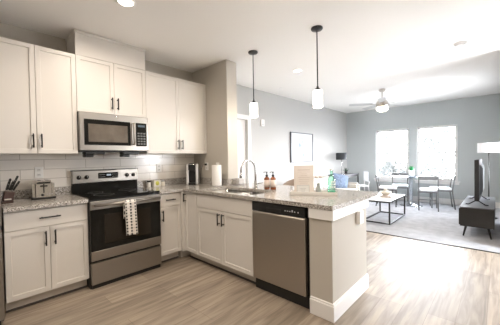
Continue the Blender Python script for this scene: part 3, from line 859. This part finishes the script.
def pendant(x, y, label):
    t = thing('pendant_light', label, 'pendant light', (x, y, 0), 0, 'pendants over the peninsula')
    MB().lathe([(.062, HC - .001), (.064, HC - .012), (.058, HC - .022), (.012, HC - .030), (0, HC - .030)], n=32).build('canopy', BLACK, t)
    MB().cyl((0, 0, 2.05), (0, 0, HC - .025), .0065).build('stem', BLACK, t)
    MB().lathe([(0, 2.06), (.010, 2.06), (.014, 2.04), (.030, 2.034), (.032, 2.016), (0, 2.016)], n=24).build('socket_cap', BLACK, t)
    MB().lathe([(0, 2.014), (.046, 2.014), (.051, 2.006), (.051, 1.838), (.047, 1.832), (.047, 2.002), (0, 2.006)], n=36).build('shade', mat('frosted_shade', (.9, .88, .85), .4, emit=(1, .95, .88), es=3.5), t)
    L = bpy.data.lights.new('bulb', 'POINT'); L.energy = 9; L.color = (1, .87, .70); L.shadow_soft_size = .04
    o = bpy.data.objects.new('bulb', L); COL.objects.link(o); o.parent = t; o.location = (0, 0, 1.80)
    return t
pendant(.08, -1.262, 'black-stemmed pendant light with white glass shade, nearer the wing wall')
pendant(.092, -2.189, 'black-stemmed pendant light with white glass shade, nearer the peninsula end')

# ceiling fan
fn = thing('ceiling_fan', 'brushed nickel ceiling fan with white blades and a lit bowl, in the living room', 'ceiling fan', (3.513, -1.823, HC))
NICK = mat('fan_nickel', (.50, .46, .42), .28, metal=1)
MB().lathe([(.066, -.001), (.066, -.02), (.045, -.05), (.018, -.055), (0, -.055)], n=32).build('canopy', NICK, fn)
MB().cyl((0, 0, -.05), (0, 0, -.19), .012).build('downrod', NICK, fn)
MB().lathe([(0, -.17), (.03, -.18), (.075, -.225), (.115, -.275), (.125, -.315), (.118, -.355), (.10, -.37), (0, -.37)], n=36).build('motor_housing', NICK, fn)
MB().lathe([(.095, -.371), (.112, -.375), (.118, -.40), (.105, -.44), (.06, -.465), (0, -.472)], n=36).build('light_bowl', mat('fan_bowl', (.95, .92, .85), .4, emit=(1, .93, .80), es=4), fn)
mb0 = None
for k in range(5):
    a = R(72 * k + 52)
    Mr = Matrix.Rotation(a, 4, 'Z')
    b = bmesh.new()
    n = 10; top = []
    for i in range(n + 1):
        u = i / n; x = .20 + .47 * u; hw = .05 + .02 * math.sin(u * PI * .6)
        if i == n: hw *= .75
        top.append((b.verts.new((x, -hw, -.300 + .012 * -1)), b.verts.new((x, hw, -.300 + .012))))
    for p, q in zip(top, top[1:]): b.faces.new((p[0], q[0], q[1], p[1]))
    bmesh.ops.solidify(b, geom=b.faces[:], thickness=.007)
    bmesh.ops.recalc_face_normals(b, faces=b.faces)
    mb = MB(); mb._merge(b, Mr)
    bl = mb.build('blade', mat('fan_blade', (.60, .60, .60), .5), fn)
    MB().box(.10, .24, -.018, .018, -.312, -.306, M=Mr @ Matrix.Translation((0, 0, .0))).build('blade_arm', NICK, bl)
area(fn, (0, 0, -.48), .18, 14, (1, .88, .74))

# ------------------------------------------------------------------ living room wall items
pf = thing('framed_picture', 'large framed pale print with a thin dark frame on the living room wall', 'picture', (3.245, 0, 1.53))
mb = MB(); a, c_ = .51, .365
mb.box(-a, a, -.04, -.001, c_ - .022, c_, bev=.002); mb.box(-a, a, -.04, -.001, -c_, -c_ + .022, bev=.002)
mb.box(-a, -a + .022, -.04, -.001, -c_, c_, bev=.002); mb.box(a - .022, a, -.04, -.001, -c_, c_, bev=.002)
mb.build('frame', mat('frame_dark', (.10, .105, .115), .4), pf)
bx('mat_board', mat('mat_board', (.66, .68, .70), .6), pf, -a + .02, a - .02, -.022, -.006, -c_ + .02, c_ - .02)
def art():
    M = mat('print_paper', (.78, .82, .86), .6); t = M.node_tree; p = t.nodes['Principled BSDF']
    c = t.nodes.new('ShaderNodeTexCoord'); n = t.nodes.new('ShaderNodeTexNoise'); n.inputs['Scale'].default_value = 5; n.inputs['Detail'].default_value = 4
    r = t.nodes.new('ShaderNodeValToRGB'); r.color_ramp.elements[0].position = .40; r.color_ramp.elements[1].position = .52
    r.color_ramp.elements[0].color = (.20, .26, .31, 1); r.color_ramp.elements[1].color = (.50, .54, .57, 1)
    t.links.new(c.outputs['Object'], n.inputs['Vector']); t.links.new(n.outputs[0], r.inputs[0]); t.links.new(r.outputs[0], p.inputs['Base Color'])
    return M
bx('print', art(), pf, -.16, .20, -.0235, -.0222, -.22, .24)
t = thing('door_chime', 'small white box high on the wall right of the hall door', 'chime', (1.72, 0, 2.02))
MB().box(-.055, .055, -.035, -.001, -.07, .07, bev=.006).build('cover', WHITE, t)
bx('grille', mat('grille', (.6, .6, .6), .5), t, -.03, .03, -.0365, -.0345, -.05, -.02)

# ------------------------------------------------------------------ living room furniture
FZ = .008
SOFA = mat('sofa_cream', (.66, .62, .56), .9, bump=.3, bscale=120)
sf = thing('sofa', 'long cream fabric sofa along the living room wall under the picture', 'sofa', (2.55, -.06, FZ))
W = 2.02; D = .90
MB().box(.04, W - .04, -D + .03, 0, .10, .30, bev=.02, seg=2).build('base', SOFA, sf)
MB().box(.0, W, -.22, 0, .12, .74, bev=.05, seg=3).build('back_frame', SOFA, sf)
MB().box(.0, .17, -D, -.02, .10, .585, bev=.05, seg=3).build('armrest', SOFA, sf)
MB().box(W - .17, W, -D, -.02, .10, .585, bev=.05, seg=3).build('armrest', SOFA, sf)
for i in range(2):
    x0 = .17 + i * (W - .34) / 2; x1 = x0 + (W - .34) / 2
    MB().soft(x0 + .005, x1 - .005, -D - .01, -.20, .30, .45, .12, .5).build('seat_cushion', SOFA, sf)
    MB().soft(x0 + .01, x1 - .01, -.38, -.20, .44, .76, .12, .6).build('back_cushion', SOFA, sf)
for x in (.08, W - .08):
    for y in (-.82, -.08): MB().cyl((x, y, 0), (x, y, .105), .018, .024).build('leg', mat('leg_wood', (.12, .07, .04), .5), sf)
pl = thing('throw_pillow', 'blue patterned throw pillow leaning in the corner of the cream sofa', 'pillow', (4.19, -.56, .61 + FZ), R(0))
pl.rotation_euler = (R(-18), R(14), R(-46))
MB().soft(-.215, .215, -.045, .045, -.19, .205, 1.0, .9).build('cover', mat('blue_fabric', (.19, .25, .36), .9, var=.45, vscale=26), pl)

# taupe accent chair nearer the peninsula
ac = thing('accent_chair', 'taupe round-backed accent chair beyond the peninsula counter', 'armchair', (2.02, -.62, 0), R(70))
TAUPE = mat('taupe_fabric', (.30, .23, .18), .85, bump=.2, bscale=100)
MB().lathe([(0, .26), (.27, .26), (.30, .29), (.30, .40), (.26, .44), (0, .45)], n=36).build('seat', TAUPE, ac)
b = bmesh.new(); n = 22; g = []
for i in range(n + 1):
    a = R(200 + 0) + (R(340) - R(200)) * 0 + (-R(110) + R(220) * i / n) + R(90)
    hgt = .845 - .22 * abs(2 * i / n - 1) ** 2.4
    g.append([b.verts.new((rr * math.cos(a), rr * math.sin(a), z)) for (rr, z) in ((.30, .27), (.33, .55), (.345, hgt - .02), (.33, hgt), (.30, hgt), (.285, hgt - .02), (.27, .55), (.26, .27))])
for A, B in zip(g, g[1:]):
    for k in range(8): b.faces.new((A[k], A[(k + 1) % 8], B[(k + 1) % 8], B[k]))
b.faces.new(g[0]); b.faces.new(g[-1][::-1]); bmesh.ops.recalc_face_normals(b, faces=b.faces)
mb = MB(); mb._merge(b, smooth=True); mb.build('backrest', TAUPE, ac)
for a in (45, 135, 225, 315):
    x, y = .2 * math.cos(R(a)), .2 * math.sin(R(a))
    MB().cyl((x * 1.15, y * 1.15, 0), (x, y, .27), .011, .017).build('leg', BLACK, ac)

# coffee table
cf = thing('coffee_table', 'rectangular coffee table with white top and black box frame on the carpet', 'coffee table', (3.34, -1.90, FZ))
a, c_, hh = .55, .26, .44
TOPW = mat('marble_white', (.80, .80, .80), .25, var=.05, vscale=3)
MB().box(-a, a, -c_, c_, hh - .016, hh, bev=.003).build('tabletop', TOPW, cf)
s = .0125
for x in (-a + s, a - s):
    for y in (-c_ + s, c_ - s): MB().box(x - s, x + s, y - s, y + s, 0, hh - .016).build('leg', BLACK, cf)
for z in (0.0, hh - .041):
    for y in (-c_ + s, c_ - s): MB().box(-a + 2 * s, a - 2 * s, y - s, y + s, z, z + .025).build('rail', BLACK, cf)
    for x in (-a + s, a - s): MB().box(x - s, x + s, -c_ + 2 * s, c_ - 2 * s, z, z + .025).build('rail', BLACK, cf)
tz = FZ + hh
t = thing('book', 'flat tan book lying on the white coffee table', 'book', (3.37, -1.92, tz), R(14))
MB().box(-.16, .16, -.11, .11, 0, .005).build('cover', mat('tan_book', (.55, .45, .38), .6), t)
MB().box(-.155, .157, -.105, .105, .005, .022).build('pages', mat('pages', (.78, .76, .72), .8), t)
MB().box(-.16, .16, -.11, .11, .022, .027).build('cover', mat('tan_book', (.55, .45, .38)), t)
t = thing('decor_bowl', 'cream sculptural bowl of ornaments on the book on the coffee table', 'bowl', (3.36, -1.92, tz + .0275))
MB().lathe([(0, .0), (.05, .0), (.055, .006), (.10, .04), (.115, .075), (.11, .075), (.09, .045), (0, .012)], n=28).build('bowl', mat('cream_ceramic', (.70, .66, .58), .5), t)
for (x, y, z, r_) in ((0, .02, .06, .04), (.05, -.02, .065, .035), (-.045, -.02, .065, .035), (0, -.0, .115, .035)):
    o = thing('ornament_ball', 'cream ornament ball in the bowl on the coffee table', 'ornament', (3.36 + x, -1.92 + y, tz + .0275 + z), 0, 'ornament balls in the bowl')
    MB().lathe([(r_ * math.sin(PI * k / 10), -r_ * math.cos(PI * k / 10)) for k in range(11)], n=16).build('ball', mat('cream_ball', (.72, .68, .60), .7, bump=.5, bscale=60), o)

# dining table
TX, TY = 5.20, -1.99
dt = thing('dining_table', 'round glass dining table with a chrome pedestal by the windows', 'table', (TX, TY, FZ))
MB().lathe([(0, .735), (.445, .735), (.45, .740), (.45, .745), (.445, .75), (0, .75)], n=48).build('tabletop', mat('smoked_glass', (.10, .13, .15), .08, spec=.6), dt)
MB().lathe([(0, 0), (.26, 0), (.26, .012), (.10, .03), (.045, .06), (.04, .12), (.04, .70), (.12, .725), (.12, .735), (0, .735)], n=32).build('pedestal', mat('pedestal', (.62, .66, .70), .2, metal=.8), dt)
v = thing('flower_vase', 'clear glass vase with a green plant on the dining table', 'plant', (TX - .03, TY - .02, FZ + .7505))
MB().lathe([(0, 0), (.055, 0), (.058, .01), (.058, .15), (.055, .15), (.055, .012), (0, .012)], n=28).build('vase', mat('pale_glass', (.72, .77, .80), .15), v)
mb = MB(); random.seed(7)
for k in range(60):
    a = random.random() * 2 * PI; e = random.random() * 1.3; rr = .045 + .03 * random.random()
    c_ = Vector((rr * math.cos(a) * math.cos(e), rr * math.sin(a) * math.cos(e), .185 + rr * math.sin(e)))
    b = bmesh.new(); q = [b.verts.new(p) for p in ((-.018, 0, 0), (0, -.010, .004), (.020, 0, 0), (0, .010, .004))]; b.faces.new(q)
    bmesh.ops.solidify(b, geom=b.faces[:], thickness=.001)
    mb._merge(b, Matrix.Translation(c_) @ Matrix.Rotation(a, 4, 'Z') @ Matrix.Rotation(random.uniform(-1, 1), 4, 'Y'))
mb.lathe([(0, .13), (.035, .15), (.05, .18), (.035, .22), (0, .235)], n=14)
mb.build('foliage', mat('leaf_green', (.02, .34, .10), .6), v)

# dining chairs: seat .45, back .78; local +y faces the table, back at -y
CH = mat('chair_metal', (.13, .13, .13), .4, metal=.3)
SEATW = mat('chair_seat', (.74, .75, .77), .6)
def chair(label, loc, rz):
    t = thing('dining_chair', label, 'chair', loc, rz, 'chairs round the glass dining table')
    w_, d_ = .185, .20
    MB().soft(-w_ - .005, w_ + .005, -d_ + .01, d_ + .02, .44, .49, .2, .7).build('seat', SEATW, t)
    mb = MB()
    for x in (-w_, w_): mb.box(x - .012, x + .012, -d_, d_, .41, .44)
    for y in (-d_, d_): mb.box(-w_, w_, y - .012, y + .012, .41, .44)
    mb.build('seat_frame', CH, t)
    for x in (-w_, w_):
        MB().box(x - .013, x + .013, d_ - .013, d_ + .013, 0, .43, bev=.002).build('leg', CH, t)
        b = bmesh.new(); g = []
        for (y, z) in ((-d_ - .05, 0), (-d_, .38), (-d_, .46), (-d_ - .05, .79)):
            g.append([b.verts.new((x + dx, y + dy, z)) for dx, dy in ((-.013, -.013), (.013, -.013), (.013, .013), (-.013, .013))])
        for A, B in zip(g, g[1:]):
            for k in range(4): b.faces.new((A[k], A[(k + 1) % 4], B[(k + 1) % 4], B[k]))
        b.faces.new(g[0][::-1]); b.faces.new(g[-1])
        mb = MB(); mb._merge(b); mb.build('leg', CH, t)
    MB().box(-w_ + .0, w_, -.250, -.228, .71, .79, bev=.003, M=None).build('back_rail', CH, t)
    MB().box(-w_ + .013, w_ - .013, d_ - .008, d_ + .008, .18, .20).build('stretcher', CH, t)
    return t
c0 = chair('grey-framed dining chair with white seat, back to the camera, front right of the glass table', (4.90, -2.40, FZ), R(-78))
clone(c0, (5.32, -2.60, FZ), R(14), 'grey-framed dining chair on the right side of the glass table, nearest the television')
clone(c0, (5.52, -1.66, FZ), R(104), 'grey-framed dining chair behind the glass table, right under the windows')
clone(c0, (4.86, -1.53, FZ), R(192), 'grey-framed dining chair on the left side of the glass table, nearest the desk')

# desk with lamp, plant and white chair in the far corner
dk = thing('writing_desk', 'dark slim desk in the far corner of the living room', 'desk', (4.58, -.03, FZ))
W = 1.1; D = .48
MB().box(0, W, -D, 0, .735, .765, bev=.003).build('desktop', mat('desk_dark', (.10, .10, .105), .35), dk)
for x in (.03, W - .03):
    for y in (-.03, -D + .03): MB().box(x - .014, x + .014, y - .014, y + .014, 0, .735).build('leg', BLACK, dk)
MB().box(.03, W - .03, -D + .02, -D + .035, .67, .735).build('front_rail', BLACK, dk)
dl = thing('table_lamp', 'table lamp with black drum shade on the corner desk', 'lamp', (4.93, -.28, FZ + .7655))
MB().lathe([(0, 0), (.075, 0), (.075, .012), (.01, .02), (0, .02)], n=28).build('base', CHROME, dl)
MB().cyl((0, 0, .018), (0, 0, .47), .007).build('stem', CHROME, dl)
MB().lathe([(.15, .42), (.15, .62), (.146, .62), (.146, .42)], n=36).build('lamp_shade', mat('shade_black', (.03, .035, .04), .6), dl)
mb = MB(); mb.cyl((-.146, 0, .47), (.146, 0, .47), .003, n=6); mb.cyl((0, -.146, .47), (0, .146, .47), .003, n=6)
mb.build('shade_spider', CHROME, dl)
dp = thing('potted_plant', 'small dark potted plant on the corner desk beside the lamp', 'plant', (5.20, -.30, FZ + .7655))
MB().lathe([(0, 0), (.035, 0), (.045, .08), (.04, .08), (0, .07)], n=20).build('pot', mat('pot_dark', (.06, .06, .06), .4), dp)
mb = MB(); random.seed(3)
for k in range(26):
    a = random.random() * 2 * PI; e = random.uniform(.3, 1.4); L = random.uniform(.07, .13)
    d = Vector((math.cos(a) * math.cos(e), math.sin(a) * math.cos(e), math.sin(e)))
    mb.cyl(Vector((0, 0, .07)), Vector((0, 0, .07)) + d * L, .007, .001, n=5)
mb.build('leaves', mat('leaf_dark', (.04, .10, .06), .6), dp)
wc = thing('desk_chair', 'white moulded chair with slim legs at the corner desk', 'chair', (5.05, -.74, FZ), R(38))
WCH = mat('chair_white', (.82, .82, .82), .4)
MB().soft(-.21, .21, -.20, .21, .435, .465, .1, .9).build('seat', WCH, wc)
b = bmesh.new(); g = []
for i in range(9):
    u = i / 8 * 2 - 1
    g.append([b.verts.new((u * .205, -.21 - .02 + .04 * u * u, z)) for z in (.56, .84)])
for A, B in zip(g, g[1:]): b.faces.new((A[0], B[0], B[1], A[1]))
bmesh.ops.solidify(b, geom=b.faces[:], thickness=.012); bmesh.ops.recalc_face_normals(b, faces=b.faces)
mb = MB(); mb._merge(b); mb.build('backrest', WCH, wc)
for x in (-.18, .18):
    MB().cyl((x * 1.1, .19, 0), (x, .15, .44), .011, .014).build('leg', WCH, wc)
    MB().tube([(x * 1.1, -.24, 0), (x, -.19, .44), (x, -.215, .58)], .012, n=10).build('leg', WCH, wc)

# television stand, television, floor lamp
ST = mat('stand_dark', (.012, .010, .008), .45, var=.15, vscale=6)
ts_ = thing('tv_stand', 'dark wood television stand with splayed legs along the right wall', 'tv stand', (2.74, -3.18, FZ))
L = 1.5; D = .40
MB().box(0, L, -D, 0, .165, .455, bev=.003).build('cabinet_body', ST, ts_)
MB().box(-.004, L + .004, -D - .004, .004, .455, .468, bev=.002).build('top_panel', mat('stand_top', (.12, .12, .13), .3), ts_)
for i in range(3):
    x0 = .015 + i * (L - .03) / 3
    d = MB().box(x0 + .004, x0 + (L - .03) / 3 - .004, .0, .016, .18, .44, bev=.002).build('door', ST, ts_)
    MB().box(x0 + .22, x0 + .26, .016, .028, .40, .412).build('handle', BLACK, d)
for x, sx_ in ((.10, -1), (L - .10, 1)):
    for y, sy_ in ((-.07, 1), (-D + .07, -1)):
        MB().cyl((x + sx_ * .035, y + sy_ * .035, 0), (x, y, .168), .010, .019, n=14).build('leg', BLACK, ts_)
tvz = FZ + .4685
tv = thing('television', 'large flat-screen television seen edge-on, standing on the dark stand', 'television', (3.42, -3.37, tvz))
MB().box(-.52, .52, -.034, .022, .075, .725, bev=.004).build('bezel', BLACKP, tv)
MB().box(-.51, .51, .0215, .0235, .088, .715).build('screen', GLASSBLK, tv)
b = bmesh.new(); bmesh.ops.create_cube(b, size=1)
for v_ in b.verts: v_.co = Vector((v_.co.x * (.9 if v_.co.y > 0 else .62), -.045 + v_.co.y * .05, .40 + v_.co.z * (.56 if v_.co.y > 0 else .40)))
bmesh.ops.bevel(b, geom=b.edges[:], offset=.012, segments=2, affect='EDGES')
mb = MB(); mb._merge(b); mb.build('back_shell', mat('tv_back', (.03, .035, .04), .3), tv)
for x in (-.38, .38):
    MB().tube([(x, .0, .08), (x, .10, .008), (x, .14, .006)], .009, n=8).build('foot', BLACKP, tv)
    MB().tube([(x, .0, .08), (x, -.10, .008), (x, -.14, .006)], .009, n=8).build('foot', BLACKP, tv)
fl = thing('floor_lamp', 'floor lamp with wide white drum shade and dark pole behind the television', 'lamp', (4.62, -3.48, FZ))
MB().lathe([(0, 0), (.13, 0), (.13, .015), (.02, .025), (0, .025)], n=32).build('base', BLACK, fl)
MB().cyl((0, 0, .02), (0, 0, 1.38), .011).build('pole', BLACK, fl)
MB().lathe([(.175, 1.31), (.175, 1.50), (.171, 1.50), (.171, 1.31)], n=40).build('lamp_shade', mat('shade_white', (.86, .86, .87), .8), fl)
mb = MB(); mb.cyl((-.171, 0, 1.34), (.171, 0, 1.34), .003, n=6); mb.cyl((0, -.171, 1.34), (0, .171, 1.34), .003, n=6); mb.build('shade_spider', BLACK, fl)
MB().lathe([(0, 1.36), (.02, 1.37), (.03, 1.42), (.02, 1.46), (0, 1.47)], n=16).build('bulb', WHITE, fl)

# ------------------------------------------------------------------ outdoors
struct(bx('ground', outdoors('paving', (.55, .54, .53)), None, XF + .2, 60, -40, 40, -.5, -.35))
struct(bx('ground', outdoors('paving', (.55, .54, .53)), None, -30, XF + .2, -40, YB - 1.2, -.5, -.35))
random.seed(11)
FOL = outdoors('foliage', (.07, .073, .068), .3); BARK = outdoors('bark', (.06, .055, .05))
def tree(x, y, hgt, label):
    t = thing('garden_tree', label, 'tree', (x, y, -.35), random.random() * 6, 'trees outside the windows')
    MB().tube([(0, 0, 0), (.05, 0, hgt * .3), (0, .05, hgt * .75)], [.16, .12, .04], n=10).build('trunk', BARK, t)
    b = bmesh.new()
    for k in range(2200):
        a = random.random() * 2 * PI; u = random.random(); zc = hgt * (.12 + .88 * u)
        rr = hgt * .34 * math.sin(PI * min(1, .12 + .85 * u)) * (.45 + .55 * random.random())
        c_ = Vector((rr * math.cos(a), rr * math.sin(a), zc)); s = .03 + .07 * random.random()
        e1 = Vector((random.gauss(0, 1), random.gauss(0, 1), random.gauss(0, 1))).normalized(); e2 = e1.orthogonal().normalized()
        b.faces.new([b.verts.new(c_ + e1 * s), b.verts.new(c_ + e2 * s * .5), b.verts.new(c_ - e1 * s), b.verts.new(c_ - e2 * s * .5)])
    mb = MB(); mb._merge(b); mb.build('foliage', FOL, t)
tree(17.5, 2.05, 3.0, 'tall leafy tree seen through the left half of the left window')
tree(17.0, 1.05, 2.7, 'leafy tree seen through the right half of the left window')
tree(17.5, -.35, 2.8, 'leafy tree seen through the left half of the right window')
tree(17.0, -1.35, 3.1, 'tall leafy tree seen through the right half of the right window')
tree(14.2, 1.9, 1.45, 'low bush at the bottom left of the left window')
tree(14.0, 1.0, 1.3, 'low bush at the bottom right of the left window')
tree(14.2, -.15, 1.4, 'low bush at the bottom left of the right window')
tree(14.0, -1.1, 1.5, 'low bush at the bottom right of the right window')
